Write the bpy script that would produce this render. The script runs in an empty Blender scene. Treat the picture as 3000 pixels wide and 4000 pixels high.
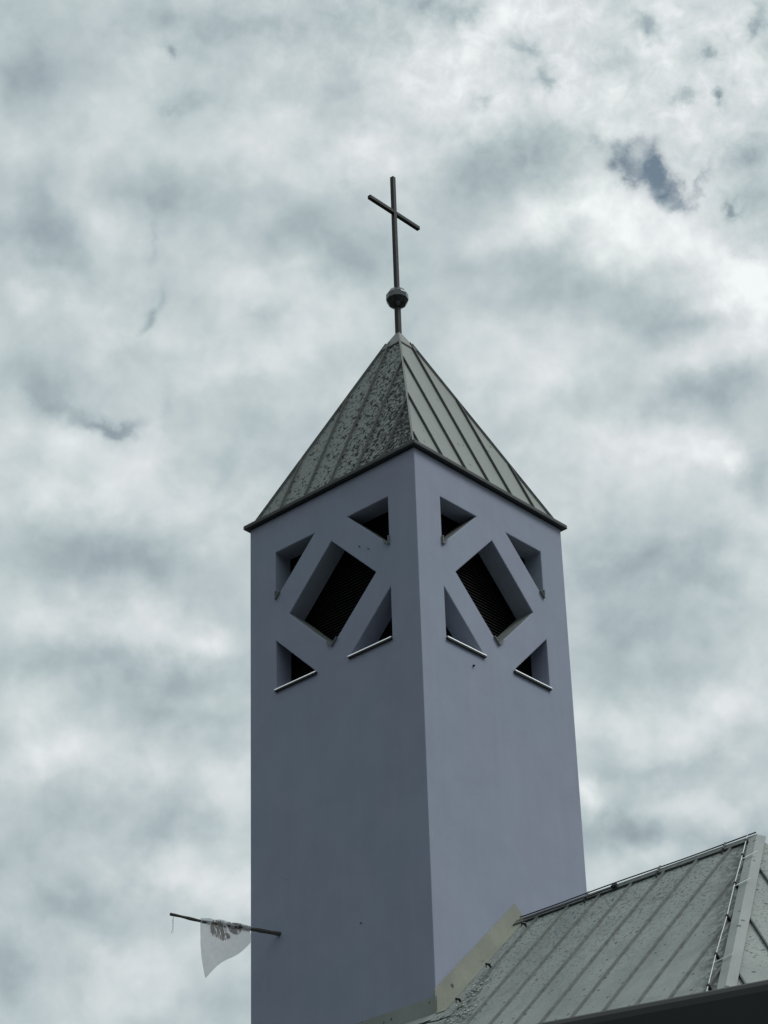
import bpy, bmesh, math, random
from mathutils import Vector, Matrix
random.seed(7)
scn = bpy.context.scene
COL = scn.collection
R = math.radians
W = 3.4                      # tower width in metres; plan lengths below are given in tower widths where noted
ZE = 21.507                  # height of the tower eaves above the ground
TH = 0.8430416               # heading of the tower's right-hand face
ER = Vector((math.cos(TH), math.sin(TH), 0)); EL = Vector((-math.sin(TH), math.cos(TH), 0))

# ------------------------------------------------------------------ camera
cd = bpy.data.cameras.new('camera'); cam = bpy.data.objects.new('camera', cd); COL.objects.link(cam)
cd.sensor_fit = 'VERTICAL'; cd.sensor_height = 24.0; cd.sensor_width = 18.0
cd.lens = 24.0 * 9949.09 / 4000.0
cd.clip_start = 0.1; cd.clip_end = 6000
_p, _r = 0.5385332, -0.03227035
_fw = Vector((0, math.cos(_p), math.sin(_p))); _up = Vector((0, -math.sin(_p), math.cos(_p))); _rt = Vector((1, 0, 0))
_r1 = math.cos(_r) * _rt + math.sin(_r) * _up; _u1 = -math.sin(_r) * _rt + math.cos(_r) * _up
m = Matrix((_r1, _u1, -_fw)).transposed().to_4x4(); m.translation = Vector((-0.46717, -31.56495, 1.6))
cam.matrix_world = m
scn.camera = cam

# ------------------------------------------------------------------ sun and exposure
SUN_EL, SUN_AZ = R(54), R(100)          # azimuth measured from +Y towards +X
sdir = Vector((math.sin(SUN_AZ) * math.cos(SUN_EL), math.cos(SUN_AZ) * math.cos(SUN_EL), math.sin(SUN_EL)))
sl = bpy.data.lights.new('sun', 'SUN'); sl.energy = 1.5; sl.angle = R(22); sl.color = (1.0, 0.975, 0.94)
so = bpy.data.objects.new('sun', sl); COL.objects.link(so)
so.rotation_euler = (-sdir).to_track_quat('-Z', 'Y').to_euler()
scn.view_settings.view_transform = 'Standard'; scn.view_settings.look = 'None'
scn.view_settings.exposure = 0.0; scn.view_settings.gamma = 1.0
scn.cycles.max_bounces = 6

# ------------------------------------------------------------------ sky: clouds by compass heading and height (degrees), blue gaps between them
# (heading*0.86, height, half-widths, tilt, brightness)
CLOUD = [
    (0.17, 38.78, 1.18, 0.65, 2, 0.13),
    (-2.09, 39.53, 2.90, 0.59, 10, 0.08),
    (-6.15, 41.07, 1.06, 0.46, 2, 0.06),
    (2.10, 40.53, 1.47, 0.93, 2, 0.13),
    (2.74, 39.68, 1.06, 0.47, 27, 0.08),
    (4.15, 41.41, 2.01, 0.69, 2, 0.10),
    (6.98, 40.64, 1.98, 1.04, 2, 0.10),
    (7.71, 39.14, 1.94, 0.81, 2, 0.15),
    (9.53, 40.32, 0.78, 0.92, 2, 0.12),
    (5.14, 39.61, 1.31, 0.70, 2, 0.12),
    (6.18, 36.54, 1.39, 0.88, -18, 0.16),
    (4.35, 37.11, 1.91, 0.53, 17, 0.11),
    (8.42, 35.51, 1.36, 0.59, -8, 0.21),
    (7.69, 37.19, 0.76, 0.70, 2, 0.12),
    (8.89, 34.57, 0.73, 0.83, 2, 0.12),
    (-7.09, 37.73, 0.77, 0.76, -38, 0.08),
    (-3.45, 36.15, 0.76, 0.53, 2, 0.08),
    (-1.48, 35.63, 1.39, 0.89, -13, 0.10),
    (-6.11, 35.06, 0.81, 0.53, 2, 0.08),
    (-8.37, 36.07, 0.62, 0.29, 2, 0.06),
    (3.58, 34.27, 1.73, 1.07, 2, 0.06),
    (5.73, 31.87, 1.32, 0.66, -8, 0.12),
    (7.63, 31.51, 0.89, 0.47, 2, 0.13),
    (3.90, 33.72, 0.74, 0.54, 2, 0.08),
    (7.26, 33.73, 1.34, 0.53, 22, 0.09),
    (8.25, 29.98, 0.81, 0.59, 2, 0.10),
    (8.02, 28.87, 0.58, 0.71, 2, 0.09),
    (4.59, 30.87, 2.38, 1.31, 2, 0.06),
    (7.16, 25.82, 0.95, 0.59, 22, 0.12),
    (5.06, 25.91, 1.47, 0.59, 2, 0.06),
    (4.12, 24.23, 0.50, 0.59, 2, 0.14),
    (5.46, 22.83, 1.20, 0.41, 14, 0.08),
    (6.83, 23.83, 1.32, 0.41, -13, 0.05),
    (-6.20, 31.56, 1.43, 0.77, -8, 0.11),
    (-8.12, 32.58, 1.44, 0.65, -8, 0.06),
    (-8.12, 31.17, 0.71, 0.47, 2, 0.06),
    (-6.78, 32.53, 1.20, 0.48, 2, 0.06),
    (-5.55, 32.49, 0.48, 0.54, 2, 0.05),
    (-2.58, 34.01, 0.99, 0.54, 17, 0.09),
    (-4.22, 31.38, 0.72, 0.36, 2, 0.06),
    (-5.29, 28.32, 1.04, 0.59, 17, 0.10),
    (-3.99, 28.30, 0.70, 0.38, 2, 0.10),
    (-7.36, 28.56, 1.50, 0.71, 2, 0.06),
    (-3.67, 30.05, 0.71, 0.60, 2, 0.04),
    (-7.97, 26.12, 0.67, 0.82, 2, 0.08),
    (-7.23, 25.43, 1.12, 0.47, 22, 0.05),
    (-6.01, 25.23, 1.46, 0.47, 2, 0.06),
    (-3.29, 24.80, 0.67, 0.83, -28, 0.08),
    (-4.51, 22.85, 1.04, 0.58, -13, 0.12),
    (-3.28, 22.55, 0.66, 0.70, 2, 0.08),
    (-5.62, 21.10, 0.92, 0.58, -18, 0.07),
    (-5.87, 20.14, 1.17, 0.63, 2, 0.05),
    (3.23, 38.58, 2.21, 0.73, 14, -0.10),
    (4.58, 35.86, 2.39, 0.65, -6, -0.11),
    (6.55, 34.84, 1.36, 0.41, -8, -0.09),
    (-4.36, 41.93, 1.76, 0.35, -8, -0.08),
    (-5.05, 41.11, 0.21, 0.16, -38, -0.15),
    (-2.65, 41.96, 0.54, 0.32, 2, -0.09),
    (-8.76, 40.52, 0.72, 0.58, 2, -0.11),
    (-0.88, 40.03, 0.93, 0.47, 2, -0.09),
    (-4.33, 40.07, 0.53, 0.23, 2, -0.06),
    (-5.08, 39.90, 0.29, 0.14, 2, -0.06),
    (-6.95, 40.93, 0.93, 0.58, 2, -0.05),
    (-7.60, 37.04, 0.69, 0.82, 22, -0.14),
    (-5.42, 37.86, 1.54, 0.41, -8, -0.07),
    (-3.35, 38.10, 1.81, 0.41, -3, -0.06),
    (-0.52, 36.69, 1.09, 0.83, -18, -0.14),
    (-1.67, 37.49, 1.55, 0.47, 27, -0.06),
    (-5.52, 35.34, 0.21, 0.17, 32, -0.17),
    (-5.33, 35.81, 0.13, 0.31, -8, -0.08),
    (-5.40, 37.04, 0.11, 0.71, 2, -0.04),
    (-2.80, 35.17, 0.53, 0.24, 17, -0.07),
    (-6.41, 33.03, 0.67, 0.15, -2, -0.22),
    (-7.56, 33.66, 0.49, 0.53, -33, -0.10),
    (-7.16, 33.24, 0.61, 0.18, -18, -0.09),
    (-4.86, 33.31, 0.24, 0.48, -13, -0.07),
    (-3.19, 33.44, 0.61, 0.29, 2, -0.08),
    (-5.85, 29.93, 2.12, 0.60, -2, -0.14),
    (-3.10, 31.92, 1.09, 0.36, 2, -0.05),
    (-6.23, 27.53, 1.72, 0.45, 2, -0.10),
    (-4.02, 27.28, 1.27, 0.59, 2, -0.09),
    (-6.47, 24.21, 1.77, 0.49, 2, -0.08),
    (-4.70, 23.98, 1.00, 0.38, 2, -0.09),
    (-6.59, 22.46, 1.74, 0.64, -10, -0.13),
    (-7.72, 20.70, 0.96, 0.92, 2, -0.15),
    (-4.74, 26.31, 1.48, 0.38, -8, -0.07),
    (-3.64, 25.42, 0.90, 0.36, -8, -0.05),
    (-3.62, 20.33, 0.86, 0.69, 2, -0.07),
    (8.36, 33.25, 1.08, 0.50, 17, -0.12),
    (7.18, 32.70, 1.32, 0.36, 22, -0.08),
    (8.43, 30.96, 0.38, 0.47, 2, -0.12),
    (5.86, 29.30, 2.10, 0.57, -3, -0.12),
    (7.00, 28.76, 0.81, 0.36, 2, -0.06),
    (6.23, 27.83, 1.84, 0.69, 2, -0.10),
    (4.81, 29.00, 0.70, 0.95, 2, -0.05),
    (5.97, 26.80, 1.36, 0.36, 2, -0.05),
    (5.62, 24.73, 2.12, 0.28, -2, -0.09),
    (5.04, 23.51, 1.77, 0.49, -6, -0.17),
    (7.24, 23.19, 0.87, 0.33, 12, -0.10),
    (6.92, 41.25, 0.35, 0.23, -18, -0.20),
    (4.39, 40.43, 0.32, 0.26, -28, -0.20),
    (7.73, 39.54, 0.36, 0.19, 2, -0.16),
    (8.67, 39.37, 0.18, 0.14, 2, -0.22),
    (8.51, 40.46, 0.21, 0.15, 22, -0.16),
    (9.70, 40.95, 0.17, 0.39, -33, -0.18),
    (8.47, 36.81, 0.15, 0.23, 17, -0.20),
    (4.04, 41.02, 0.37, 0.14, -18, -0.12),
    (6.03, 40.44, 0.55, 0.30, 2, -0.07),
    (2.79, 39.93, 0.26, 0.14, 2, -0.08),
    (2.40, 41.91, 0.52, 0.23, 2, -0.13),
    (9.43, 38.15, 0.51, 0.44, 32, -0.13),
    (5.61, 38.75, 0.21, 0.14, 2, -0.07),
]
GAPS = [
    (6.35, 38.34, 0.46, 0.35, 2, 1.00),
    (6.83, 37.86, 0.66, 0.28, -43, 1.00),
    (7.19, 37.41, 0.36, 0.23, -48, 0.90),
    (7.99, 37.79, 0.10, 0.33, -28, 0.75),
    (6.59, 38.75, 0.52, 0.12, 2, 0.35),
    (1.55, 42.15, 0.49, 0.23, 2, 0.85),
]

class NT:
    """small helper that chains shader nodes"""
    def __init__(s, tree): s.t = tree; tree.nodes.clear()
    def n(s, typ, **kw):
        nd = s.t.nodes.new(typ)
        for k, v in kw.items(): setattr(nd, k, v)
        return nd
    def l(s, a, b): s.t.links.new(a, b)
    def put(s, sock, v):
        if isinstance(v, bpy.types.NodeSocket): s.l(v, sock)
        elif v is not None: sock.default_value = v
    def math(s, op, a, b=None, c=None, clamp=False):
        nd = s.n('ShaderNodeMath', operation=op, use_clamp=clamp)
        for i, v in enumerate((a, b, c)): s.put(nd.inputs[i], v)
        return nd.outputs[0]
    def vec(s, op, a, b=None, sc=None):
        nd = s.n('ShaderNodeVectorMath', operation=op)
        s.put(nd.inputs[0], a); s.put(nd.inputs[1], b)
        if sc is not None: s.put(nd.inputs['Scale'], sc)
        return nd.outputs['Value'] if op in ('DOT_PRODUCT', 'LENGTH') else nd.outputs[0]
    def noise(s, vec, scale, detail=4, rough=.5, dist=0.0, off=None):
        nd = s.n('ShaderNodeTexNoise'); nd.inputs['Scale'].default_value = scale
        nd.inputs['Detail'].default_value = detail; nd.inputs['Roughness'].default_value = rough
        nd.inputs['Distortion'].default_value = dist
        if off is not None: vec = s.vec('ADD', vec, off)
        s.l(vec, nd.inputs['Vector']); return nd
    def ramp(s, fac, stops, interp='LINEAR'):
        nd = s.n('ShaderNodeValToRGB'); cr = nd.color_ramp; cr.interpolation = interp
        while len(cr.elements) < len(stops): cr.elements.new(0.5)
        for e, (p, c) in zip(cr.elements, stops):
            e.position = p; e.color = (c, c, c, 1) if not hasattr(c, '__len__') else (*c[:3], 1)
        s.put(nd.inputs[0], fac); return nd.outputs[0]
    def mix(s, fac, a, b, mode='MIX'):
        nd = s.n('ShaderNodeMix', data_type='RGBA', blend_type=mode)
        s.put(nd.inputs[0], fac); s.put(nd.inputs[6], (*a[:3], 1) if hasattr(a, '__len__') else a); s.put(nd.inputs[7], (*b[:3], 1) if hasattr(b, '__len__') else b)
        return nd.outputs[2]
    def maprange(s, v, a, b, c=0.0, d=1.0, smooth=False):
        nd = s.n('ShaderNodeMapRange', clamp=True)
        if smooth: nd.interpolation_type = 'SMOOTHSTEP'
        for i, x in enumerate((v, a, b, c, d)): s.put(nd.inputs[i], x)
        return nd.outputs[0]

def lin(r, g, b):
    f = lambda c: (c / 255 / 12.92) if c <= 10 else ((c / 255 + .055) / 1.055) ** 2.4
    return (f(r), f(g), f(b))

world = bpy.data.worlds.new('World'); scn.world = world; world.use_nodes = True
T = NT(world.node_tree)
D = T.n('ShaderNodeTexCoord').outputs['Generated']
sep = T.n('ShaderNodeSeparateXYZ'); T.l(D, sep.inputs[0])
az = T.math('MULTIPLY', T.math('ARCTAN2', sep.outputs[0], sep.outputs[1]), 57.2958 * .86)
el = T.math('MULTIPLY', T.math('ARCSINE', sep.outputs[2]), 57.2958)
cmb = T.n('ShaderNodeCombineXYZ'); T.l(az, cmb.inputs[0]); T.l(el, cmb.inputs[1])
P0 = cmb.outputs[0]
# ragged edges: bend the cloud field with noise at two scales
w1 = T.noise(D, 17, 3, .5); w2 = T.noise(D, 60, 5, .62, off=(3.1, 1.7, 0.4))
wv = T.vec('SUBTRACT', w1.outputs['Color'], (.5, .5, .5)); wv2 = T.vec('SUBTRACT', w2.outputs['Color'], (.5, .5, .5))
P = T.vec('ADD', P0, T.vec('ADD', T.vec('SCALE', wv, sc=2.3), T.vec('SCALE', wv2, sc=1.0)))
wv3 = T.vec('SUBTRACT', T.noise(D, 150, 5, .7, off=(7.3, 2.2, 5.0)).outputs['Color'], (.5, .5, .5))
PH = T.vec('ADD', P0, T.vec('ADD', T.vec('SCALE', wv2, sc=1.0), T.vec('SCALE', wv3, sc=.45)))
def field(tab, P, start):
    acc = start
    sp = T.n('ShaderNodeSeparateXYZ'); T.l(P, sp.inputs[0])
    for (x, y, a, b, rot, amp) in tab:
        # the running sum rides along as z (scaled to nothing), which keeps the shader's live values few
        cb_ = T.n('ShaderNodeCombineXYZ'); T.l(sp.outputs[0], cb_.inputs[0]); T.l(sp.outputs[1], cb_.inputs[1]); T.put(cb_.inputs[2], acc)
        mp = T.n('ShaderNodeMapping', vector_type='TEXTURE')
        T.l(cb_.outputs[0], mp.inputs['Vector'])
        mp.inputs['Location'].default_value = (x, y, 0); mp.inputs['Rotation'].default_value = (0, 0, R(rot)); mp.inputs['Scale'].default_value = (a, b, 1e5)
        q = T.vec('DOT_PRODUCT', mp.outputs[0], mp.outputs[0])
        acc = T.math('MULTIPLY_ADD', T.math('POWER', .36788, q), amp, acc)
    return acc
n1 = T.noise(D, 7, 4, .5, off=(1.0, 2.0, 3.0)).outputs['Fac']
n2 = T.noise(D, 34, 4, .5, .25, off=(5.0, 1.0, 9.0)).outputs['Fac']
n3 = T.noise(D, 110, 5, .6, .4, off=(2.0, 8.0, 1.0)).outputs['Fac']
base = T.math('ADD', T.math('MULTIPLY_ADD', T.math('SUBTRACT', n1, .5), .10, .742), T.math('MULTIPLY', T.math('SUBTRACT', n2, .5), .27))
n4 = T.noise(D, 85, 4, .5, .15, off=(6.0, 3.0, 2.0)).outputs['Fac']
base = T.math('MULTIPLY_ADD', T.math('SUBTRACT', n4, .5), .14, base)
# finer wisps where the cloud deck breaks up, high to the right
wisp = T.maprange(T.math('ADD', T.math('MULTIPLY', az, .5), el), 36.0, 44.0, .035, .30, True)
base = T.math('ADD', base, T.math('MULTIPLY', T.math('SUBTRACT', n3, .5), wisp))
is_crisp = lambda c: min(c[2], c[3]) <= .30 and c[1] > 36.5
soft = [c for c in CLOUD if not is_crisp(c)]; crisp = [c for c in CLOUD if is_crisp(c)]
V = field([c[:5] + (c[5] * (.9 if c[5] < 0 else 1.05),) for c in soft], P, base); V = field([c[:5] + (c[5] * 1.3,) for c in crisp], PH, V)
ragged = T.maprange(T.noise(D, 70, 5, .6, .2, off=(4.4, 9.1, 2.7)).outputs['Fac'], .30, .55, .55, 1.0)
gap = field([(x, y, a * 1.4, b * 1.55, r, v * .80) for (x, y, a, b, r, v) in GAPS], PH, 0.0)
cover = T.maprange(T.math('ADD', gap, T.math('MULTIPLY', T.math('SUBTRACT', n3, .5), 1.0)), .12, 1.05, 1.0, 0.0, True)
cover = T.math('SUBTRACT', 1.0, T.math('MULTIPLY', T.math('SUBTRACT', 1.0, cover), ragged))
# sky out of view shaped for the light: brighter sunward, dimmer opposite and low
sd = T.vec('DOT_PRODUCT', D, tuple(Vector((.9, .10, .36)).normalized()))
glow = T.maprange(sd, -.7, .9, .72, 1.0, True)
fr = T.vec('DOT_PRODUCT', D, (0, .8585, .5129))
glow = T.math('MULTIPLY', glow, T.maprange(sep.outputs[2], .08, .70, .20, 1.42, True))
glow = T.mix(T.maprange(fr, .90, .965, 0, 1, True), glow, (1, 1, 1))  # no shaping where the camera looks
cloudc = T.ramp(V, [(.40, lin(106, 118, 130)), (.55, lin(146, 159, 166)), (.66, lin(172, 186, 190)), (.76, lin(194, 205, 207)), (.86, lin(218, 224, 225)), (.97, lin(243, 248, 248))])
hue = T.maprange(T.noise(D, 26, 3, .5, off=(9, 4, 4)).outputs['Fac'], .42, .62, 0, 1)
cloudc = T.mix(1.0, cloudc, T.mix(hue, (1.0, .994, 1.006), (.995, 1.002, 1.0)), 'MULTIPLY')
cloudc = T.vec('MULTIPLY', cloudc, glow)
sky = T.n('ShaderNodeTexSky', sky_type='NISHITA', sun_disc=False, sun_elevation=SUN_EL, sun_rotation=SUN_AZ)
blue = T.vec('SCALE', sky.outputs[0], sc=.08)
blue = T.mix(.97, blue, T.mix(T.maprange(n4, .42, .60), lin(114, 131, 146), lin(162, 176, 183)))     # thin high veil in the gaps
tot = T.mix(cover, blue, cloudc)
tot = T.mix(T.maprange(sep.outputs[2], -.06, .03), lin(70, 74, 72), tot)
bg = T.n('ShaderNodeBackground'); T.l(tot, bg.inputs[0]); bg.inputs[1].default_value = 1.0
T.l(bg.outputs[0], T.n('ShaderNodeOutputWorld').inputs[0])
world.cycles.sampling_method = 'NONE'

# ------------------------------------------------------------------ materials
def new_mat(name):
    mt = bpy.data.materials.new(name); mt.use_nodes = True; t = NT(mt.node_tree)
    b = t.n('ShaderNodeBsdfPrincipled'); o = t.n('ShaderNodeOutputMaterial'); t.l(b.outputs[0], o.inputs[0])
    return mt, t, b, t.n('ShaderNodeTexCoord').outputs['Object']
def bump(t, b, h, strength, dist):
    n = t.n('ShaderNodeBump'); n.inputs['Strength'].default_value = strength; n.inputs['Distance'].default_value = dist
    t.l(h, n.inputs['Height']); t.l(n.outputs[0], b.inputs['Normal'])
def plain(name, col, rough, metal=0.0, var=.25, scale=12, rel=.15, spec=.5):
    mt, t, b, oc = new_mat(name)
    n = t.noise(oc, scale, 5, .6).outputs['Fac']
    k = t.maprange(n, .3, .7, 1 - var, 1 + var)
    t.l(t.vec('SCALE', col, sc=k), b.inputs['Base Color'])
    b.inputs['Roughness'].default_value = rough; b.inputs['Metallic'].default_value = metal; b.inputs['Specular IOR Level'].default_value = spec
    if rel: bump(t, b, n, rel, .01)
    return mt

def plaster():
    mt, t, b, oc = new_mat('lilac_plaster')
    big = t.noise(oc, .55, 3, .5, .6).outputs['Fac']
    c = t.mix(t.maprange(big, .40, .60, 0, 1, True), (.322, .350, .455), (.312, .358, .455))
    st = t.n('ShaderNodeMapping'); t.l(oc, st.inputs['Vector']); st.inputs['Scale'].default_value = (3.2, 3.2, .16)
    streak = t.noise(st.outputs[0], 1.6, 5, .6).outputs['Fac']
    c = t.vec('SCALE', c, sc=t.maprange(streak, .3, .72, .975, 1.02))
    c = t.vec('SCALE', c, sc=t.maprange(t.noise(oc, 1.7, 5, .6, .3, off=(8, 1, 3)).outputs['Fac'], .3, .7, .955, 1.045))
    grain = t.noise(oc, 55, 4, .65).outputs['Fac']
    c = t.vec('SCALE', c, sc=t.maprange(grain, .25, .75, .91, 1.09))
    spots = t.noise(oc, 5.5, 2, .5, off=(4, 7, 2)).outputs['Fac']
    c = t.mix(t.maprange(spots, .80, .815), c, (.06, .06, .07))
    t.l(c, b.inputs['Base Color']); b.inputs['Roughness'].default_value = .88
    bump(t, b, t.noise(oc, 85, 5, .7).outputs['Fac'], .35, .012)
    return mt

def sheet(name, col, spots_from, spots_to, band=None, fleck=.55, fsize=6.5, dirt=None):
    """weathered grey-green coated sheet metal; lichen spots where the broad noise allows"""
    mt, t, b, oc = new_mat(name)
    tone = t.noise(oc, 1.3, 4, .55).outputs['Fac']
    c = t.vec('SCALE', col, sc=t.maprange(tone, .3, .7, .84, 1.14))
    fine = t.noise(oc, 40, 4, .65).outputs['Fac']
    c = t.vec('SCALE', c, sc=t.maprange(fine, .25, .75, .9, 1.1))
    # growth: worm-like dark patches, thick in the bands where the broad mask is high
    mask = t.noise(oc, .95, 3, .55, off=(2.2, 5.5, 1.1)).outputs['Fac']
    amount = t.maprange(mask, spots_from, spots_to, 0, 1, True)
    if band is not None:
        sx = t.n('ShaderNodeSeparateXYZ'); t.l(oc, sx.inputs[0])
        amount = t.math('MULTIPLY', amount, band(t, sx))
    worm = t.noise(oc, 16, 4, .55, .9).outputs['Fac']
    thr = t.maprange(amount, 0, 1, .78, .44)
    sp = t.maprange(t.math('SUBTRACT', worm, thr), -.01, .055)
    c = t.mix(t.math('MULTIPLY', sp, .92), c, (.007, .009, .008))
    # separate round flecks
    vo = t.n('ShaderNodeTexVoronoi'); t.l(oc, vo.inputs['Vector']); vo.inputs['Scale'].default_value = fsize; vo.inputs['Randomness'].default_value = 1.0
    vs = t.n('ShaderNodeSeparateColor'); t.l(vo.outputs['Color'], vs.inputs[0])
    rad = t.math('MULTIPLY', t.maprange(vs.outputs[0], fleck, 1.0, 0.0, 1.0), .24)
    wob = t.math('ADD', vo.outputs['Distance'], t.math('MULTIPLY', t.math('SUBTRACT', fine, .5), .12))
    fl = t.maprange(t.math('SUBTRACT', rad, wob), .0, .03)
    c = t.mix(t.math('MULTIPLY', fl, .8), c, (.03, .034, .032))
    if dirt: c = t.mix(dirt(t, oc), c, (.035, .040, .037))
    t.l(c, b.inputs['Base Color'])
    t.l(t.maprange(tone, .3, .7, .48, .66), b.inputs['Roughness'])
    t.l(t.maprange(sp, 0, 1, .35, .05), b.inputs['Specular IOR Level'])
    bump(t, b, t.noise(oc, 4.5, 3, .5).outputs['Fac'], .25, .02)
    return mt

M = {}
M['plaster'] = plaster()
GREY = (.208, .236, .219)
def nave_dirt(t, oc):
    # grime gathered along the foot of the first hip and a fine peppering under the ridge
    mp = t.n('ShaderNodeMapping', vector_type='TEXTURE'); t.l(oc, mp.inputs['Vector'])
    mp.inputs['Location'].default_value = (.505 * W, -1.192 * W, 0); mp.inputs['Rotation'].default_value = (0, 0, R(25 + 180))
    sx = t.n('ShaderNodeSeparateXYZ'); t.l(mp.outputs[0], sx.inputs[0])
    near = t.math('MULTIPLY', t.maprange(sx.outputs[1], -.55, -.20), t.maprange(sx.outputs[1], .0, -.02))
    n = t.noise(oc, 11, 4, .65, .6).outputs['Fac']
    a = t.math('MULTIPLY', near, t.maprange(n, .40, .54))
    so = t.n('ShaderNodeSeparateXYZ'); t.l(oc, so.inputs[0])
    up = t.maprange(so.outputs[0], -1.0, 1.6, .15, 1.0)
    pep = t.math('MULTIPLY', up, t.maprange(t.noise(oc, 24, 2, .5, .3, off=(3, 3, 8)).outputs['Fac'], .565, .61))
    soil = t.math('MULTIPLY', t.maprange(t.noise(oc, 3.0, 4, .6, .5, off=(1, 6, 2)).outputs['Fac'], .5, .75), .22)
    return t.math('MAXIMUM', t.math('MAXIMUM', t.math('MULTIPLY', a, .85), t.math('MULTIPLY', pep, .8)), soil)
M['roof_clean'] = sheet('coated_sheet', GREY, .55, .85, fleck=.62)
M['roof_nave'] = sheet('nave_sheet', (.282, .315, .296), .42, .95, fleck=.12, fsize=9.0, dirt=nave_dirt)
def band_left(t, sx):      # growth is heavy between the middle pans of the weather side and thin towards the low corner
    y = t.maprange(sx.outputs[1], -0.15 * W, .15 * W, 1.0, 1.0)
    lo = t.maprange(sx.outputs[1], .5, 2.45, 1.0, .62)
    return lo
M['roof_lichen'] = sheet('lichen_sheet', (.195, .221, .205), .24, .42, band_left, .35)
M['trim'] = sheet('trim_sheet', (.19, .21, .198), .6, .9, fleck=.75)
M['trim_shaded'] = plain('shaded_fascia_sheet', (.030, .034, .034), .5, 0, .2, 9)
M['hip'] = sheet('hip_sheet', (.30, .328, .314), .7, .95, fleck=.7)
M['flash'] = sheet('flashing_sheet', (.305, .322, .272), .75, .98, fleck=.80)
M['flash_grey'] = sheet('flashing_grey_sheet', (.29, .315, .295), .75, .98, fleck=.80)
M['seam'] = plain('seam_sheet', (.062, .072, .068), .6, 0, .35, 14)
M['seam_nave'] = plain('seam_nave_sheet', (.140, .157, .149), .6, 0, .3, 10)
M['bronze'] = plain('dark_bronze', (.014, .0155, .016), .48, 0, .9, 20, 0, .28)
M['ball'] = plain('dark_copper', (.085, .089, .091), .07, .95, .3, 18, 0)
M['zinc'] = plain('bright_zinc', (.90, .91, .91), .27, .9, .08, 20, 0)
M['wire'] = plain('aluminium_wire', (.60, .62, .61), .35, .6, .1, 30)
M['black'] = plain('blackened_steel', (.018, .019, .019), .5, .2, .3, 30)
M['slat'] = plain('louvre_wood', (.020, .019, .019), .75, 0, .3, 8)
M['void'] = plain('unlit_void_board', (.003, .003, .003), .95, 0, .1, 5, 0, .05)  # black colour stands for the unlit belfry behind the slats
M['canopy'] = plain('anthracite_sheet', (.0085, .0098, .0115), .6, 0, .12, 3)
M['post'] = plain('anthracite_steel', (.010, .011, .013), .5, .1, .12, 6)
M['nave_wall'] = plain('nave_render', (.42, .42, .45), .9, 0, .08, 5)
M['wood'] = plain('weathered_pole', (.085, .078, .066), .75, 0, .5, 16)
M['twig'] = plain('dry_bark', (.030, .026, .022), .8, 0, .4, 30)
M['flake'] = plain('pale_litter', (.33, .36, .34), .85, 0, .45, 9)
M['paving'] = plain('ground_paving', (.05, .052, .05), .9, 0, .25, .4)
def cloth():
    mt, t, b, oc = new_mat('worn_white_cloth')
    uv = t.n('ShaderNodeTexCoord').outputs['UV']
    sx = t.n('ShaderNodeSeparateXYZ'); t.l(uv, sx.inputs[0])
    st = t.n('ShaderNodeMapping'); t.l(uv, st.inputs['Vector']); st.inputs['Scale'].default_value = (34, 6, 1)
    n = t.noise(st.outputs[0], 1.0, 4, .6, .5).outputs['Fac']
    def blot(cx, cy, rx, ry):
        mp = t.n('ShaderNodeMapping', vector_type='TEXTURE'); t.l(uv, mp.inputs['Vector'])
        mp.inputs['Location'].default_value = (cx, cy, 0); mp.inputs['Scale'].default_value = (rx, ry, 1)
        return t.maprange(t.vec('LENGTH', mp.outputs[0]), .5, 1.15, 1, 0)
    mk = t.math('MAXIMUM', blot(.60, .22, .19, .22), blot(.26, .16, .13, .24))
    mk = t.math('MAXIMUM', mk, t.math('MULTIPLY', blot(.5, .42, .16, .12), .75))
    ink = t.maprange(t.math('MULTIPLY', mk, t.maprange(n, .34, .56)), .20, .36)
    c = t.mix(t.math('MULTIPLY', ink, .78), (.93, .93, .96), (.19, .15, .12))
    weave = t.noise(oc, 9, 4, .6).outputs['Fac']
    c = t.vec('SCALE', c, sc=t.maprange(weave, .3, .7, .88, 1.06))
    t.l(c, b.inputs['Base Color']); b.inputs['Roughness'].default_value = .9
    tr = t.n('ShaderNodeBsdfTranslucent'); t.l(c, tr.inputs[0])
    mx = t.n('ShaderNodeMixShader'); mx.inputs[0].default_value = .4
    t.l(b.outputs[0], mx.inputs[1]); t.l(tr.outputs[0], mx.inputs[2])
    out = [n_ for n_ in t.t.nodes if n_.type == 'OUTPUT_MATERIAL'][0]; tp = t.n('ShaderNodeBsdfTransparent'); m2 = t.n('ShaderNodeMixShader'); t.l(t.maprange(ink, 0, 1, .26, .04), m2.inputs[0])   # threadbare weave lets sky through
    t.l(mx.outputs[0], m2.inputs[1]); t.l(tp.outputs[0], m2.inputs[2]); t.l(m2.outputs[0], out.inputs[0])
    return mt
M['cloth'] = cloth()

# ------------------------------------------------------------------ helpers for things and parts
def fp(u, v, z):
    """tower frame (u, v in tower widths from the near corner, z in metres above the eaves) -> world"""
    p = ER * (u * W) + EL * (v * W); return Vector((p.x, p.y, ZE + z))
def thing(name, label, cat, loc=(0, 0, 0), rot=TH, group=None):
    o = bpy.data.objects.new(name, None); COL.objects.link(o); o.empty_display_size = .3
    o.location = loc; o.rotation_euler = (0, 0, rot); o['label'] = label; o['category'] = cat
    if group: o['group'] = group
    return o
def link(name, bm, mats, parent=None, smooth=False, label=None):
    me = bpy.data.meshes.new(name)
    bmesh.ops.recalc_face_normals(bm, faces=bm.faces[:])
    bm.to_mesh(me); bm.free()
    for x in (mats if isinstance(mats, (list, tuple)) else [mats]): me.materials.append(x)
    for p in me.polygons: p.use_smooth = smooth
    o = bpy.data.objects.new(name, me); COL.objects.link(o); o.parent = parent
    if label: o['label'] = label
    return o
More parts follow.
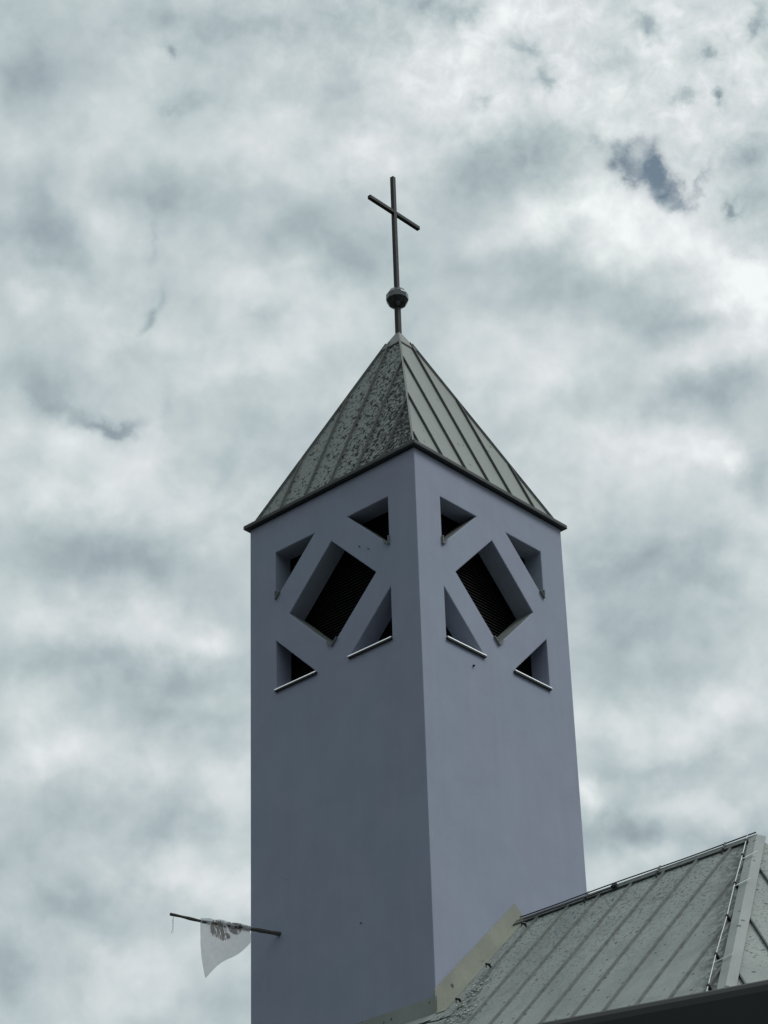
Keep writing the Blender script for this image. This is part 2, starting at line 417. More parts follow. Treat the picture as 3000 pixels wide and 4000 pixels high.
def hexa(bm, pts, mi=0):
    """8 corners: bottom ring then top ring"""
    v = [bm.verts.new(p) for p in pts]
    for f in ((3, 2, 1, 0), (4, 5, 6, 7), (0, 1, 5, 4), (1, 2, 6, 5), (2, 3, 7, 6), (3, 0, 4, 7)):
        bm.faces.new([v[i] for i in f]).material_index = mi
def box(bm, x0, x1, y0, y1, z0, z1, mi=0):
    hexa(bm, [(x0, y0, z0), (x1, y0, z0), (x1, y1, z0), (x0, y1, z0), (x0, y0, z1), (x1, y0, z1), (x1, y1, z1), (x0, y1, z1)], mi)
def prism(bm, poly, d, mi=0):
    """closed prism of a polygon pushed along vector d"""
    d = Vector(d); a = [bm.verts.new(p) for p in poly]; b = [bm.verts.new(Vector(p) + d) for p in poly]; n = len(a)
    bm.faces.new(a).material_index = mi; bm.faces.new(b[::-1]).material_index = mi
    for i in range(n): bm.faces.new((a[i], b[i], b[(i + 1) % n], a[(i + 1) % n])).material_index = mi
def bar(bm, p, q, w, h, up=(0, 0, 1), mi=0, sink=0.0):
    """rectangular bar from p to q standing h along up, w wide; sink lowers its foot"""
    p, q, up = Vector(p), Vector(q), Vector(up).normalized(); s = (q - p).cross(up).normalized() * (w / 2)
    lo, hi = up * -sink, up * h
    hexa(bm, [p - s + lo, q - s + lo, q + s + lo, p + s + lo, p - s + hi, q - s + hi, q + s + hi, p + s + hi], mi)
def tube(bm, pts, rad, seg=8, mi=0):
    pts = [Vector(p) for p in pts]; rings = []
    for i, p in enumerate(pts):
        d = (pts[min(i + 1, len(pts) - 1)] - pts[max(i - 1, 0)]).normalized()
        a = d.cross(Vector((0, 0, 1)) if abs(d.z) < .9 else Vector((1, 0, 0))).normalized(); b = d.cross(a)
        r = rad[i] if hasattr(rad, '__len__') else rad
        rings.append([bm.verts.new(p + (a * math.cos(2 * math.pi * k / seg) + b * math.sin(2 * math.pi * k / seg)) * r) for k in range(seg)])
    for i in range(len(rings) - 1):
        for k in range(seg): bm.faces.new((rings[i][k], rings[i][(k + 1) % seg], rings[i + 1][(k + 1) % seg], rings[i + 1][k])).material_index = mi
    bm.faces.new(rings[0][::-1]).material_index = mi; bm.faces.new(rings[-1]).material_index = mi
def soften(o, w, seg=2, ang=35):
    md = o.modifiers.new('bevel', 'BEVEL'); md.width = w; md.segments = seg; md.limit_method = 'ANGLE'; md.angle_limit = R(ang)
    return o

# ------------------------------------------------------------------ ground
bm = bmesh.new(); box(bm, -1500, 1500, -1500, 1500, -.6, 0)
g = link('ground', bm, M['paving']); g['kind'] = 'structure'

# ------------------------------------------------------------------ church tower
tower = thing('church_tower', 'tall square lilac plaster church tower with grey-green pointed metal roof', 'tower')
TK = .097 * W                                   # wall thickness
TRI = .2405
FR0, FR1 = .1605, .8405
OPEN = [                                        # openings of a face: (u, z/W) outlines
    [(FR0, -.168), (FR0 + TRI, -.168), (FR0, -.168 - TRI + .005)],
    [(FR1, -.168), (FR1 - TRI, -.168), (FR1, -.168 - TRI + .003)],
    [(.4985, -.2494), (.2415, -.5085), (.5030, -.763), (.7575, -.510)],
    [(FR0, -.6118), (FR0, -.8515), (FR0 + TRI + .003, -.8515)],
    [(FR1, -.6125), (FR1, -.8515), (FR1 - TRI, -.8515)],
]
def on_face(k, u, z, d):
    """point on face k (0 left, 1 right, 2 back left, 3 back right): u along, z up, d into the tower; metres in the tower's frame"""
    x = u * W
    return Vector([(d, x, ZE + z), (x, d, ZE + z), (W - d, x, ZE + z), (x, W - d, ZE + z)][k])
bm = bmesh.new(); box(bm, 0, W, 0, W, 0, ZE + .014 * W)
wall = link('wall', bm, M['plaster'], tower)
bm = bmesh.new(); box(bm, TK, W - TK, TK, W - TK, ZE - 1.15 * W, ZE - .06 * W)
cutters = [link('cut', bm, M['plaster'], tower)]
for k in range(4):
    for poly in OPEN:
        bm = bmesh.new()
        a = [on_face(k, u, z * W, -.2) for u, z in poly]; d = on_face(k, 0, 0, TK + .15) - on_face(k, 0, 0, -.2)
        prism(bm, a, d); cutters.append(link('cut', bm, M['plaster'], tower))
for c in cutters:
    md = wall.modifiers.new('cut', 'BOOLEAN'); md.object = c; md.operation = 'DIFFERENCE'; md.solver = 'EXACT'
bpy.context.view_layer.update()
me = bpy.data.meshes.new_from_object(wall.evaluated_get(bpy.context.evaluated_depsgraph_get()))
wall.modifiers.clear(); wall.data = me; me.name = 'wall'
me.materials.clear(); me.materials.append(M['plaster'])
for p in me.polygons: p.material_index = 0; p.use_smooth = False
for c in cutters: bpy.data.objects.remove(c)
soften(wall, .012, 2)

# dark louvres behind the openings, one set of slats to each face
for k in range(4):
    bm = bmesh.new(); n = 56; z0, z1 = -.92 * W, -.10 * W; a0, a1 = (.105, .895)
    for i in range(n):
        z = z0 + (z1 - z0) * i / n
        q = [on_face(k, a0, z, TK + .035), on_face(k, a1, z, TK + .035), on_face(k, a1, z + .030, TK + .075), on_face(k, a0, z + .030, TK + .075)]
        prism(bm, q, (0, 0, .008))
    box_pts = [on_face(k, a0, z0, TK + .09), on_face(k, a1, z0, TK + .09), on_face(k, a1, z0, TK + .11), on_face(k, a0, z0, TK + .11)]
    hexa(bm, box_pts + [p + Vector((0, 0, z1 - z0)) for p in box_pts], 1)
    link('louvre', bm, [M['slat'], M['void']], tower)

# metal sills and corner drips at the foot of the openings
def sill(k, u0, u1, z):
    bm = bmesh.new()
    out = .040                                  # bright lip over a drip coloured black for the shadow gap below
    prof = [(-out, -.021), (-out + .0036, -.003), (-out + .014, .003), (.10, .010), (.10, -.008), (-out + .010, -.014), (-out + .010, -.021)]
    a = [on_face(k, u0, z + dz, d) for d, dz in prof]
    prism(bm, a, on_face(k, u1, 0, 0) - on_face(k, u0, 0, 0), 0)
    bm.faces.ensure_lookup_table()
    o = link('sill', bm, M['zinc'], tower)
    bm = bmesh.new(); prof = [(-out + .006, -.046), (-out + .006, -.0215), (-.002, -.0215), (-.002, -.046)]
    prism(bm, [on_face(k, u0, z + dz, d) for d, dz in prof], on_face(k, u1, 0, 0) - on_face(k, u0, 0, 0), 0)
    link('drip', bm, M['black'], o)
    return o
def drip(k, poly_pt, e1, e2, l1, l2):
    """V-shaped sheet drip in the bottom corner of an opening"""
    bm = bmesh.new(); p = Vector((poly_pt[0] * W, poly_pt[1] * W))
    for e, l in ((e1, l1), (e2, l2)):
        e = Vector(e).normalized(); nn = Vector((-e.y, e.x))
        if nn.y > 0: nn = -nn
        c = [p - e * .006, p + e * l, p + e * l + nn * .016, p - e * .006 + nn * .016]
        a = [on_face(k, q.x / W, q.y, -.035) for q in c]
        prism(bm, a, on_face(k, 0, 0, .10) - on_face(k, 0, 0, -.035))
    return soften(link('sill_drip', bm, M['trim'], tower), .003, 1)
for k in (0, 1, 2, 3):
    sill(k, FR0 - .002, FR0 + TRI + .005, -.8525 * W); sill(k, FR1 - TRI - .005, FR1 + .002, -.8525 * W)
    a = OPEN[0]; drip(k, a[2], (0, 1), (TRI, TRI), .13, .13)
    a = OPEN[1]; drip(k, a[2], (0, 1), (-TRI, TRI), .13, .13)
    a = OPEN[2][2]; drip(k, a, (-1, 1), (1, 1), .14, .14)
def bed(k, p0, p1):
    """sheet metal lining the lower side of an opening"""
    bm = bmesh.new(); a, b = Vector(p0) * W, Vector(p1) * W; e = (b - a).normalized(); nn = Vector((-e.y, e.x))
    if nn.y < 0: nn = -nn
    c = [a + e * .004 + nn * .002, b - e * .004 + nn * .002, b - e * .004 + nn * .006, a + e * .004 + nn * .006]
    prism(bm, [on_face(k, q.x / W, q.y, .012) for q in c], on_face(k, 0, 0, TK) - on_face(k, 0, 0, .012)); link('sill_sheet', bm, M['trim'], tower)
for k in range(4):
    bed(k, OPEN[0][2], OPEN[0][1]); bed(k, OPEN[1][2], OPEN[1][1])
    bed(k, OPEN[2][2], OPEN[2][1]); bed(k, OPEN[2][2], OPEN[2][3])
# two small fixing bolts left in the plaster
for (k, u, z) in ((1, .326, -.93), (0, .375, -2.06), (0, .33, -.347), (0, .278, -.38)):
    bm = bmesh.new(); q = on_face(k, u, z * W, 0); s = .018 if k == 1 else .008
    tube(bm, [q, q + (on_face(k, 0, 0, -.03) - on_face(k, 0, 0, 0))], [s, s * .7], 8); link('bolt', bm, M['black'], tower)

# pyramid roof: half-width (in tower widths) against height
roofz = lambda z: ZE + z * W
cx = W / 2
def ring(h, z): return [(cx - h * W, cx - h * W, roofz(z)), (cx + h * W, cx - h * W, roofz(z)), (cx + h * W, cx + h * W, roofz(z)), (cx - h * W, cx + h * W, roofz(z))]
H0, Z0, H1, Z1 = .478, .0600, .040, 1.035
def tier(bm, lo, hi, mis):
    a = [bm.verts.new(p) for p in lo]; b = [bm.verts.new(p) for p in hi]
    for i in range(4): bm.faces.new((a[i], a[(i + 1) % 4], b[(i + 1) % 4], b[i])).material_index = mis[i]
    return a, b
bm = bmesh.new()
a, b = tier(bm, ring(H0, Z0), ring(H1, Z1), (0, 0, 0, 1))   # side 3 faces left in the picture
bm.faces.new(a[::-1]); bm.faces.new(b)
# standing seams
def pyr_point(k, u, t):
    """side k, u across (tower widths from the left end), t 0..1 up the slope"""
    h = H0 + (H1 - H0) * t; z = Z0 + (Z1 - Z0) * t
    e = u * W; d = cx - h * W
    return Vector([(e, d, roofz(z)), (W - d, e, roofz(z)), (e, W - d, roofz(z)), (d, e, roofz(z))][k])
nrm_h, nrm_z = (Z1 - Z0), (H0 - H1)
for k in range(4):
    nz = Vector([(0, -nrm_h, nrm_z), (nrm_h, 0, nrm_z), (0, nrm_h, nrm_z), (-nrm_h, 0, nrm_z)][k]).normalized()
    us = [.056, .213, .371, .527, .682, .842] if k in (0, 2) else [.040, .196, .358, .518, .674, .828]
    for u in us:
        if abs(u - .5) > H0 - .004: continue
        t1 = (H0 - max(abs(u - .5), H1)) / (H0 - H1)
        p, q = pyr_point(k, u, .0), pyr_point(k, u, min(t1, 1.0))
        p = p + (q - p).normalized() * .03
        bar(bm, p, q, .016, .038, nz, 2, .012)
    # folded hip seams
for i in range(4):
    p, q = Vector(ring(H0, Z0)[i]), Vector(ring(H1, Z1)[i])
    o_ = Vector(((p.x - cx), (p.y - cx), 0)).normalized()
    mi = 4 if i in (0,) else 2
    bar(bm, p, q, .028, .022 if i == 0 else .035, (o_ * .8 + Vector((0, 0, .6))), 3 if i == 0 else 2, .015)
roof = link('roof', bm, [M['roof_clean'], M['roof_lichen'], M['seam'], M['trim']], tower, label='pointed tower roof of grey-green sheet, dark lichen on its left slope')
# eaves: low lip; fascia and soffit carry the eaves' shade in a dark colour
bm = bmesh.new()
a, b = tier(bm, ring(.5225, .0345), ring(H0 + .004, Z0 + .004), (0, 0, 0, 0))
c = [bm.verts.new(p) for p in ring(.5225, .0165)]
for i in range(4): bm.faces.new((c[i], c[(i + 1) % 4], a[(i + 1) % 4], a[i])).material_index = 1
bm.faces.new(c[::-1]).material_index = 1; bm.faces.new(b)
soften(link('drip_edge', bm, [M['trim'], M['trim_shaded']], roof), .006, 1)
# cap around the foot of the cross
bm = bmesh.new(); a, b = tier(bm, ring(.0640, 1.000), ring(.0075, 1.107), (0, 0, 0, 0)); c = [bm.verts.new(p) for p in ring(.060, .994)]
for i in range(4): bm.faces.new((c[i], c[(i + 1) % 4], a[(i + 1) % 4], a[i]))
bm.faces.new(c[::-1]); bm.faces.new(b); soften(link('roof_cap', bm, M['trim'], roof), .008, 1)

# ------------------------------------------------------------------ cross and ball on the roof point
cross = thing('rooftop_cross', 'slim dark metal cross standing on a ball at the tip of the pointed roof', 'cross', fp(.5, .5, 1.095 * W))
hz = lambda z: (z - 1.095) * W
A1 = .0208 * W / 2; A0 = .0236 * W / 2
bm = bmesh.new(); box(bm, -A0, A0, -A0, A0, 0, hz(1.275)); box(bm, -A1, A1, -A1, A1, hz(1.338), hz(2.043))
soften(link('post', bm, M['bronze'], cross), .008, 2)
bm = bmesh.new(); zc = hz(1.8224)
box(bm, -.181 * W, -A1 - .0005, -A1 + .002, A1 - .002, zc - A1, zc + A1); box(bm, A1 + .0005, .181 * W, -A1 + .002, A1 - .002, zc - A1, zc + A1)
soften(link('crossbar', bm, M['bronze'], cross), .008, 2)
bm = bmesh.new(); rb = .0570 * W; zb = hz(1.307)      # ball of flat beaten panels
lat = [-90, -72, -44, -14, 16, 46, 72, 90]; seg = 11
rows = []
for la in lat:
    rr = rb * math.cos(R(la)) * (1.0 if abs(la) < 80 else 0)
    rows.append([bm.verts.new((rr * math.cos(2 * math.pi * (k + .35) / seg), rr * math.sin(2 * math.pi * (k + .35) / seg), zb + rb * math.sin(R(la)))) for k in range(seg)] if rr > 1e-6 else [bm.verts.new((0, 0, zb + rb * math.sin(R(la))))])
for i in range(len(rows) - 1):
    for k in range(seg):
        k2 = (k + 1) % seg
        if len(rows[i]) == 1: bm.faces.new((rows[i][0], rows[i + 1][k2], rows[i + 1][k]))
        elif len(rows[i + 1]) == 1: bm.faces.new((rows[i][k], rows[i][k2], rows[i + 1][0]))
        else: bm.faces.new((rows[i][k], rows[i][k2], rows[i + 1][k2], rows[i + 1][k]))
soften(link('ball', bm, M['ball'], cross, True), .010, 3, 9).modifiers[0].harden_normals = True

# ------------------------------------------------------------------ church nave: steep sheet roof that the tower rises through
nave = thing('church_nave', 'church nave with steep grey-green standing seam roof beside the tower', 'church')
UR, ZR, SL = .505, -2.034, .980                    # ridge line and slope
VE, HV = -1.192, .462                              # hip starts here, run of the hip in plan
UE, UF, VB = -1.50, 2.51, 1.45
zs = lambda u: ZR - SL * abs(u - UR)
def npt(u, v, lift=0.0, z=None):
    p = Vector((u * W, v * W, ZE + (zs(u) if z is None else z) * W))
    return p + NS * lift
NS = Vector((-SL, 0, 1)).normalized()              # normal of the near slope
vh = lambda u: VE - HV * abs(UR - u)               # the hip in plan
HIPS = [25, 70, 110, 155]                           # hips of the many-sided end, degrees round from the near slope's fall line
FACES = [0, 50, 90, 130, 180]
DN = UR - UE
ze_ = zs(UE)
def around(deg, run):
    """point run tower-widths out from the ridge end in plan"""
    a = R(deg); return (UR - math.cos(a) * run, VE - math.sin(a) * run)
def corner(i):
    half = abs(HIPS[i] - FACES[i]); u, v = around(HIPS[i], DN / math.cos(R(half)))
    return Vector((u * W, v * W, ZE + ze_ * W))
APEX = npt(UR, VE)
bm = bmesh.new()
cs = [corner(i) for i in range(4)]
vA, vB = bm.verts.new(APEX), bm.verts.new(npt(UR, VB)); vc = [bm.verts.new(c) for c in cs]
vE, vF = bm.verts.new(npt(UE, VB)), bm.verts.new(npt(UF, VB))
bm.faces.new((vA, vB, vE, vc[0])); bm.faces.new((vA, vc[3], vF, vB)); bm.faces.new((vB, vF, vE))
for i in range(3): bm.faces.new((vA, vc[i], vc[i + 1]))
bm.faces.new((vc[0], vE, vF, vc[3], vc[2], vc[1]))
TH0 = math.tan(R(25)); vh = lambda u: VE - TH0 * abs(UR - u)
for i in range(-14, 19):                           # seams on the two long slopes, ridge (or hip) to eaves
    v = -.135 - .158 * i
    if v > VB - .02: continue
    u1 = UR - .012 if v >= VE else UR - (VE - v) / TH0 - .02
    if u1 < UE + .05: continue
    if 0 < v < 1.02: u1 = -.07
    bar(bm, npt(u1, v), npt(UE, v), .036, .026, NS, 1, .01)
    if not (-.02 < v < 1.02):
        f1 = Vector((SL, 0, 1)); bar(bm, npt(2 * UR - u1 + (.0 if v < 1.02 else 0), v), npt(UF, v), .042, .026, f1, 1, .01)
def face_n(deg): a = R(deg); return Vector((-math.cos(a) * SL, -math.sin(a) * SL, 1)).normalized()
for fi in (1, 2, 3):                               # seams on the three facets of the end
    a = R(FACES[fi]); out = Vector((-math.cos(a), -math.sin(a), 0)); across = Vector((-out.y, out.x, 0)); n_ = face_n(FACES[fi])
    for i in range(-8, 9):
        s = .079 + .158 * i
        h0, h1 = R(FACES[fi] - HIPS[fi - 1]), R(HIPS[fi] - FACES[fi])
        run = abs(s) / math.tan(h1 if s > 0 else h0)
        # 'across' points towards growing angle when the facet is walked round the end
        if run > DN - .1: continue
        sgn = 1 if across.dot(Vector((math.sin(a), -math.cos(a), 0))) > 0 else -1
        p = APEX + (out * run + across * s * sgn - Vector((0, 0, SL * run))) * W
        q = APEX + (out * DN + across * s * sgn - Vector((0, 0, SL * DN))) * W
        bar(bm, p + (q - p).normalized() * .10, q, .020, .034, n_, 2, .01)
nroof = link('roof', bm, [M['roof_nave'], M['seam_nave'], M['seam']], nave)
for i in range(4):                                 # hip caps
    bm = bmesh.new(); na, nb = face_n(FACES[i]), face_n(FACES[i + 1]); q = cs[i]; p = APEX if i == 0 else APEX.lerp(q, .05)
    d = (q - p).normalized(); upv = (na + nb).normalized()
    for nn, other in ((na, nb), (nb, na)):
        side = d.cross(nn).normalized()
        if side.dot(other) > 0: side = -side
        w = .105
        hexa(bm, [p + upv * .012, q + upv * .012, q + side * w + nn * .010, p + side * w + nn * .010, p + upv * .042, q + upv * .042, q + side * w + nn * .034, p + side * w + nn * .034])
    link('hip_cap', bm, M['hip'], nroof)
# ridge cap: a rolled strip either side of the tower
for (v0, v1) in ((VE, -.004), (1.004, VB)):
    bm = bmesh.new()
    for s in (-1, 1):
        N2 = Vector((s * SL, 0, 1)).normalized(); dn = Vector((s, 0, -SL)).normalized()
        p, q = Vector((UR * W, v0 * W, ZE + ZR * W)), Vector((UR * W, v1 * W, ZE + ZR * W))
        hexa(bm, [p + N2 * .01, q + N2 * .01, q + dn * .085 + N2 * .012, p + dn * .085 + N2 * .012, p + Vector((0, 0, .05)), q + Vector((0, 0, .05)), q + dn * .085 + N2 * .03, p + dn * .085 + N2 * .03])
    link('ridge_cap', bm, M['seam_nave'], nroof)
# flashing where the roof meets the tower
def strip(bm, pts_lo, pts_hi, off, mi=0):
    for i in range(len(pts_lo) - 1):
        a, b, c, d = pts_lo[i], pts_lo[i + 1], pts_hi[i + 1], pts_hi[i]
        o_ = Vector(off); hexa(bm, [a, b, b + o_, a + o_, d, c, c + o_, d + o_], mi)
P = lambda u, v, z: Vector((u * W, v * W, ZE + z * W))
bm = bmesh.new()
strip(bm, [P(-.012, -.002, zs(-.012) - .01), P(UR, -.002, ZR - .01), P(1.012, -.002, zs(1.012) - .01)],
      [P(-.012, -.002, -2.4420), P(UR, -.002, -1.948), P(1.012, -.002, -2.4420)], (0, -.022, 0))
# skirt lying on the near slope
a, b = P(-.012, -.0075, zs(-.012)), P(UR - .01, -.0075, zs(UR - .01))
hexa(bm, [a + NS * .003, b + NS * .003, b + Vector((0, -.16, 0)) + NS * .003, a + Vector((0, -.16, 0)) + NS * .003, a + NS * .012, b + NS * .012, b + Vector((0, -.16, 0)) + NS * .010, a + Vector((0, -.16, 0)) + NS * .010])
link('flashing', bm, M['flash'], nroof, label='yellowish sheet flashing climbing the right tower face')
bm = bmesh.new()
strip(bm, [P(-.0085, -.012, zs(0) - .01), P(-.0085, 1.01, zs(0) - .01)], [P(-.0085, -.012, -2.4685), P(-.0085, 1.01, -2.4685)], (.025, 0, 0))
a, b = P(-.0150, -.012, zs(-.015)), P(-.0150, 1.01, zs(-.015)); dn = Vector((-1, 0, -SL)).normalized() * .16
hexa(bm, [a + dn + NS * .003, b + dn + NS * .003, b + NS * .003, a + NS * .003, a + dn + NS * .012, b + dn + NS * .012, b + NS * .014, a + NS * .014])
link('flashing', bm, M['flash_grey'], nroof, label='grey sheet flashing along the foot of the left tower face')
# bent snow hooks in a row beside the flashing
for (u, v) in ((.444, -.108), (.205, -.112), (.010, -.118)):
    bm = bmesh.new(); p = npt(u, v); tube(bm, [p, p + NS * .05 + Vector((-.01, 0, 0)), p + NS * .075 + Vector((-.035, .01, -.02)), p + NS * .045 + Vector((-.05, .02, -.05))], [.012, .02, .018, .006], 6)
    link('snow_hook', bm, M['black'], nroof)
# eaves gutter and walls under the roof
bm = bmesh.new(); zg = ZE + zs(UE) * W
k_ = (DN * W - .35) / (DN * W); q0 = [APEX + (c - APEX) * k_ for c in cs]
prism(bm, [(UE * W + .35, VB * W - .3, 0)] + [(c.x, c.y, 0) for c in q0] + [(UF * W - .35, VB * W - .3, 0)], (0, 0, zg - .004))
link('wall', bm, M['nave_wall'], nave)
bm = bmesh.new()
for i in range(10):
    a0, a1 = R(180 + 18 * i), R(198 + 18 * i); r0, r1 = .075, .068; x = UE * W - .06; y0, y1 = cs[0].y, VB * W
    q = lambda a, r, y: (x + r * math.cos(a), y, zg + .02 + r * math.sin(a))
    hexa(bm, [q(a0, r0, y0), q(a1, r0, y0), q(a1, r0, y1), q(a0, r0, y1), q(a0, r1, y0), q(a1, r1, y0), q(a1, r1, y1), q(a0, r1, y1)])
link('gutter', bm, M['trim'], nave)

# ------------------------------------------------------------------ lightning conductors
hipw = [(.505, -1.158), (.47, -1.173), (.362, -1.221), (.164, -1.306), (-.0546, -1.405), (-.288, -1.502), (-.47, -1.584), (-.75, -1.707), (-1.1, -1.866), (-1.45, -2.02)]
lc = thing('lightning_conductor', 'bright lightning conductor wire with black clips running down beside the roof hip', 'conductor', fp(hipw[0][0], hipw[0][1], ZR * W))
inv = Vector((hipw[0][0] * W, hipw[0][1] * W, ZE + ZR * W))
loc_ = lambda u, v, l=.07: npt(u, v, l) - inv
bm = bmesh.new(); tube(bm, [loc_(u, v) for u, v in hipw], .0065, 8); link('wire', bm, M['wire'], lc, True)
for (u, v) in hipw[1:8]:
    bm = bmesh.new(); p = loc_(u, v, .0); d = (loc_(hipw[-1][0], hipw[-1][1]) - loc_(*hipw[0])).normalized()
    bar(bm, p - d * .024, p + d * .024, .034, .085, NS); soften(link('clip', bm, M['black'], lc), .006, 1)
for (u, v) in ((.145, -1.314), (.335, -1.232), (-.335, -1.525), (-.9, -1.775)):
    bm = bmesh.new(); p = loc_(u, v, .058); q = loc_(u + .018, v - .062, .058)
    bar(bm, p, q, .022, .008, NS); soften(link('bracket', bm, M['zinc'], lc), .002, 1)
rc = thing('lightning_conductor', 'dark lightning conductor rod with bent holders lying along the nave ridge', 'conductor', fp(UR, -.03, ZR * W))
inv2 = Vector((UR * W, -.03 * W, ZE + ZR * W))
bm = bmesh.new(); tube(bm, [Vector((UR * W - .012, v * W, ZE + ZR * W + .066 + .005 * math.sin(v * 9))) - inv2 for v in [-.03 - .058 * i for i in range(21)]], .009, 8); link('wire', bm, M['black'], rc, True)
for v in (-.385, -.74, -1.05):
    bm = bmesh.new(); p = Vector((UR * W, v * W, ZE + ZR * W)) - inv2; dn = Vector((-1, 0, -SL)).normalized()
    tube(bm, [p + Vector((-.012, 0, .07)), p + Vector((-.03, 0, .062)), p + dn * .08 + NS * .045, p + dn * .13 + NS * .04, p + dn * .17 + NS * .004], [.017, .014, .013, .013, .012], 6)
    link('holder', bm, M['black'], rc)
bm = bmesh.new(); p = Vector((UR * W, -.53 * W, ZE + ZR * W)) - inv2; dn = Vector((-1, 0, -SL)).normalized()
bar(bm, p + dn * .075 + NS * .03 + Vector((0, -.04, 0)), p + dn * .075 + NS * .03 + Vector((0, .04, 0)), .05, .05, NS); link('clip', bm, M['black'], rc)
bm = bmesh.new(); tube(bm, [p + dn * .09 + NS * .05 + Vector((0, .04 + .17 * i, .004 * math.sin(i * 2.2))) for i in range(10)], .008, 6); link('wire', bm, M['black'], rc, True)

# ------------------------------------------------------------------ torn flag on a pole pushed out of the tower's left face
pb = Vector((-.0005 * W, .8301 * W, -1.9804 * W)); pe = Vector((-.469 * W, .9796 * W, -1.9804 * W))
fl = thing('torn_flag', 'torn white flag with dark markings hanging from a rough stick on the tower wall', 'flag', fp(0, .8301, -1.9804 * W))
pd = (pe - pb).normalized(); pn = pd.cross(Vector((0, 0, 1))).normalized()
bm = bmesh.new(); pts, rads = [], []
for i in range(25):
    t = i / 24; s = -.06 + t * 1.75
    pts.append(pd * s + Vector((0, 0, .012 + .010 * math.sin(t * 7 + .5) - .008 * t)) + pn * (.008 * math.sin(t * 11))); rads.append(.031 - .012 * t + .003 * math.sin(t * 40))
tube(bm, pts, rads, 10); link('pole', bm, M['wood'], fl, True)
top = [(1.241, .040), (.953, .046), (.474, .050)]
left = [(1.241, .029), (1.241, -.214), (1.233, -.346), (1.210, -.502), (1.166, -.694), (1.137, -.808)]
low = [(1.137, -.808), (1.100, -.760), (1.050, -.693), (.990, -.628), (.920, -.566), (.850, -.516), (.780, -.470), (.710, -.428), (.640, -.380), (.585, -.330), (.530, -.270), (.475, -.198)]
def along(poly, t):
    n = len(poly) - 1; x = min(max(t, 0), 1) * n; i = min(int(x), n - 1); f = x - i
    return Vector((poly[i][0] * (1 - f) + poly[i + 1][0] * f, poly[i][1] * (1 - f) + poly[i + 1][1] * f))
bm = bmesh.new(); NU, NV = 60, 44; uvl = bm.loops.layers.uv.new('UVMap'); gr = []
for i in range(NU + 1):
    t = i / NU; a = along(top, t); b = along(low, t); row = []
    for j in range(NV + 1):
        w = j / NV; p = a * (1 - w) + b * w
        if t < .12: p = p.lerp(Vector((along(left, w).x, along(left, w).y)), (1 - t / .12) ** 2)
        sag = .028 * math.sin(t * 9 + w * 2.0) * (.25 + w) + .016 * math.sin(t * 21 - w * 5) * (1 - .6 * w)
        edge = 0.0
        row.append(bm.verts.new(pd * p.x + Vector((0, 0, p.y + edge * (w if w > .9 else 0))) + pn * (sag - (.036 if w < .06 else .020))))
    gr.append(row)
holes = [(.50, .10, .05, .05), (.30, .09, .03, .05), (.62, .19, .018, .06), (.88, .05, .04, .025)]
for i in range(NU):
    for j in range(NV):
        t, w = (i + .5) / NU, (j + .5) / NV
        f = bm.faces.new((gr[i][j], gr[i + 1][j], gr[i + 1][j + 1], gr[i][j + 1]))
        for lp, (x, y) in zip(f.loops, ((i, j), (i + 1, j), (i + 1, j + 1), (i, j + 1))): lp[uvl].uv = (1 - x / NU, y / NV)
cl = link('cloth', bm, M['cloth'], fl, True)
bm = bmesh.new()                                   # rolled remnants of cloth wound on the stick
for (s0, s1, r_) in ((.46, .60, .040), (.66, .93, .036)):
    tube(bm, [pd * (s0 + (s1 - s0) * i / 8) + Vector((0, 0, .010 + .012 * math.sin(i * 1.9))) for i in range(9)], [r_ * (.9 + .25 * random.random()) for i in range(9)], 9)
link('cloth_roll', bm, M['cloth'], fl, True)
bm = bmesh.new()
tube(bm, [pd * 1.636 + Vector((0, 0, -.015)), pd * 1.650 + Vector((0, 0, -.07)), pd * 1.648 + Vector((0, 0, -.17)), pd * 1.662 + Vector((0, 0, -.26))], .0035, 5)
tube(bm, [pd * 1.640 + Vector((0, 0, -.015)), pd * 1.634 + Vector((0, 0, -.10)), pd * 1.640 + Vector((0, 0, -.25))], .003, 5)
link('thread', bm, M['cloth'], fl)

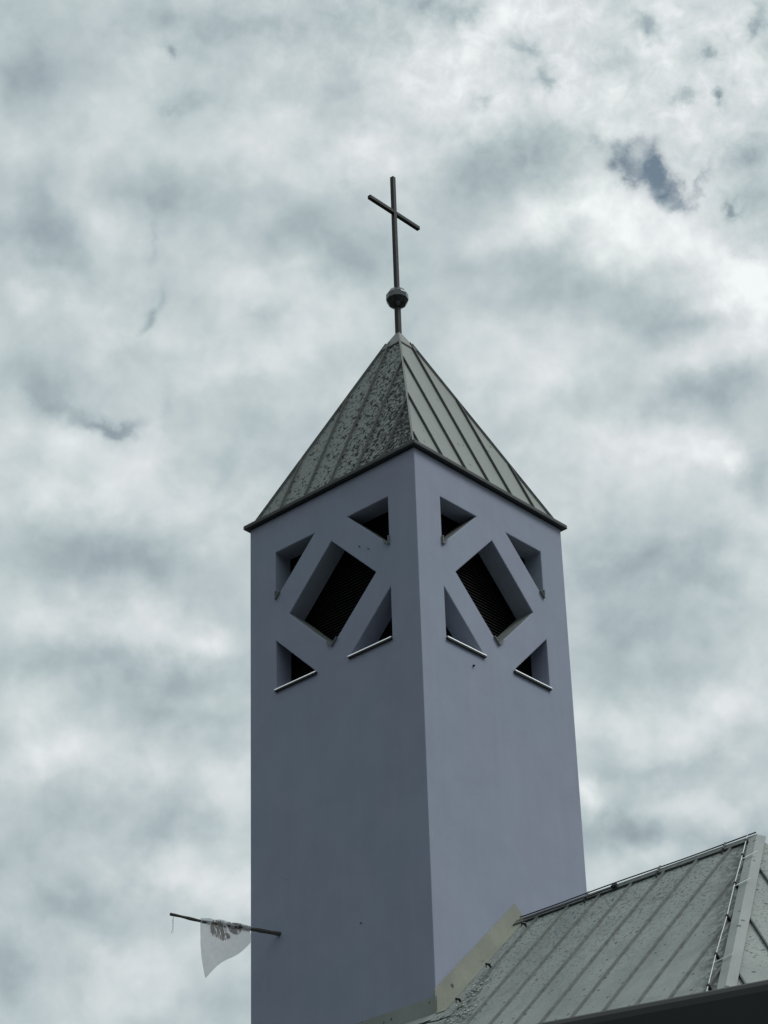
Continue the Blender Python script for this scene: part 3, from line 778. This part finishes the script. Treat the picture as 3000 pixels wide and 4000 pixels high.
# ------------------------------------------------------------------ dry litter caught in the corner of the roof
bm = bmesh.new()
for i in range(760):
    t = random.random(); u = .12 - .50 * t + random.gauss(0, .03); v = -.10 - .22 * t * random.random() - abs(random.gauss(0, .035)) - .05 * t
    if v < -.40: continue
    p = npt(u, v, .014) - npt(-.2, -.1); s = random.uniform(.006, .026); a0 = random.random() * 6.28
    e1 = Vector((0, 1, 0)); e2 = NS.cross(e1).normalized(); n = random.choice((4, 5, 5, 6))
    tilt = NS * random.uniform(-.35, .35)
    base_ = [p + (e1 * math.cos(a0 + 6.283 * k / n) + e2 * math.sin(a0 + 6.283 * k / n) + tilt * math.cos(a0 + 6.283 * k / n)) * s * random.uniform(.55, 1.2) for k in range(n)]
    prism(bm, base_, NS * random.uniform(.004, .012))
lit = link('dry_litter', bm, M['flake']); lit.location = Matrix.Rotation(TH, 4, 'Z') @ npt(-.2, -.1); lit.rotation_euler = (0, 0, TH)
lit['kind'] = 'stuff'; lit['label'] = 'pale dry flakes of litter caught on the roof by the tower corner'; lit['category'] = 'litter'
def twig(pts, rad, label):
    o_ = npt(*pts[0]); bm = bmesh.new()
    ps = [npt(u, v, .03 + .012 * (i % 2)) - o_ for i, (u, v) in enumerate(pts)]
    tube(bm, ps, [rad * (1 - .5 * i / len(ps)) for i in range(len(ps))], 6)
    if len(ps) > 3: tube(bm, [ps[2], ps[2] + Vector((.03, -.10, .05))], [rad * .6, rad * .3], 5)
    o = link('twig', bm, M['twig']); o.location = Matrix.Rotation(TH, 4, 'Z') @ o_; o.rotation_euler = (0, 0, TH)
    o['label'] = label; o['category'] = 'twig'
twig([(-.075, .030), (-.080, -.03), (-.085, -.085), (-.087, -.15)], .011, 'longer dark twig lying across the roof beside the pale litter')
twig([(-.115, .055), (-.120, .02), (-.122, -.01)], .016, 'short thick dark twig nearest the bottom of the tower corner')

# ------------------------------------------------------------------ dark canopy close to the camera
ca, cb = Vector((-.06293, -24.74805, 4.0)), Vector((.52338, -25.02723, 4.0))
cdv = (cb - ca).normalized(); cn = Vector((-cdv.y, cdv.x, 0))
if cn.y < 0: cn = -cn
can = thing('entrance_canopy', 'dark anthracite canopy edge in the lower right foreground', 'canopy', (ca.x, ca.y, 0), math.atan2(cdv.y, cdv.x))
bm = bmesh.new(); prof = [(0, 3.62), (0, 3.955), (.004, 3.974), (.014, 3.988), (.028, 3.996), (.05, 4.0), (2.3, 4.03), (2.3, 3.68)]
prism(bm, [(-3.2, y, z + .019) for y, z in prof], (7.4, 0, 0))
link('canopy_roof', bm, M['canopy'], can, False)
for x, y in ((-3.0, .2), (4.0, .2), (-3.0, 2.1), (4.0, 2.1)):
    bm = bmesh.new(); box(bm, x - .05, x + .05, y - .05, y + .05, 0, 3.66); soften(link('post', bm, M['post'], can), .006, 1)
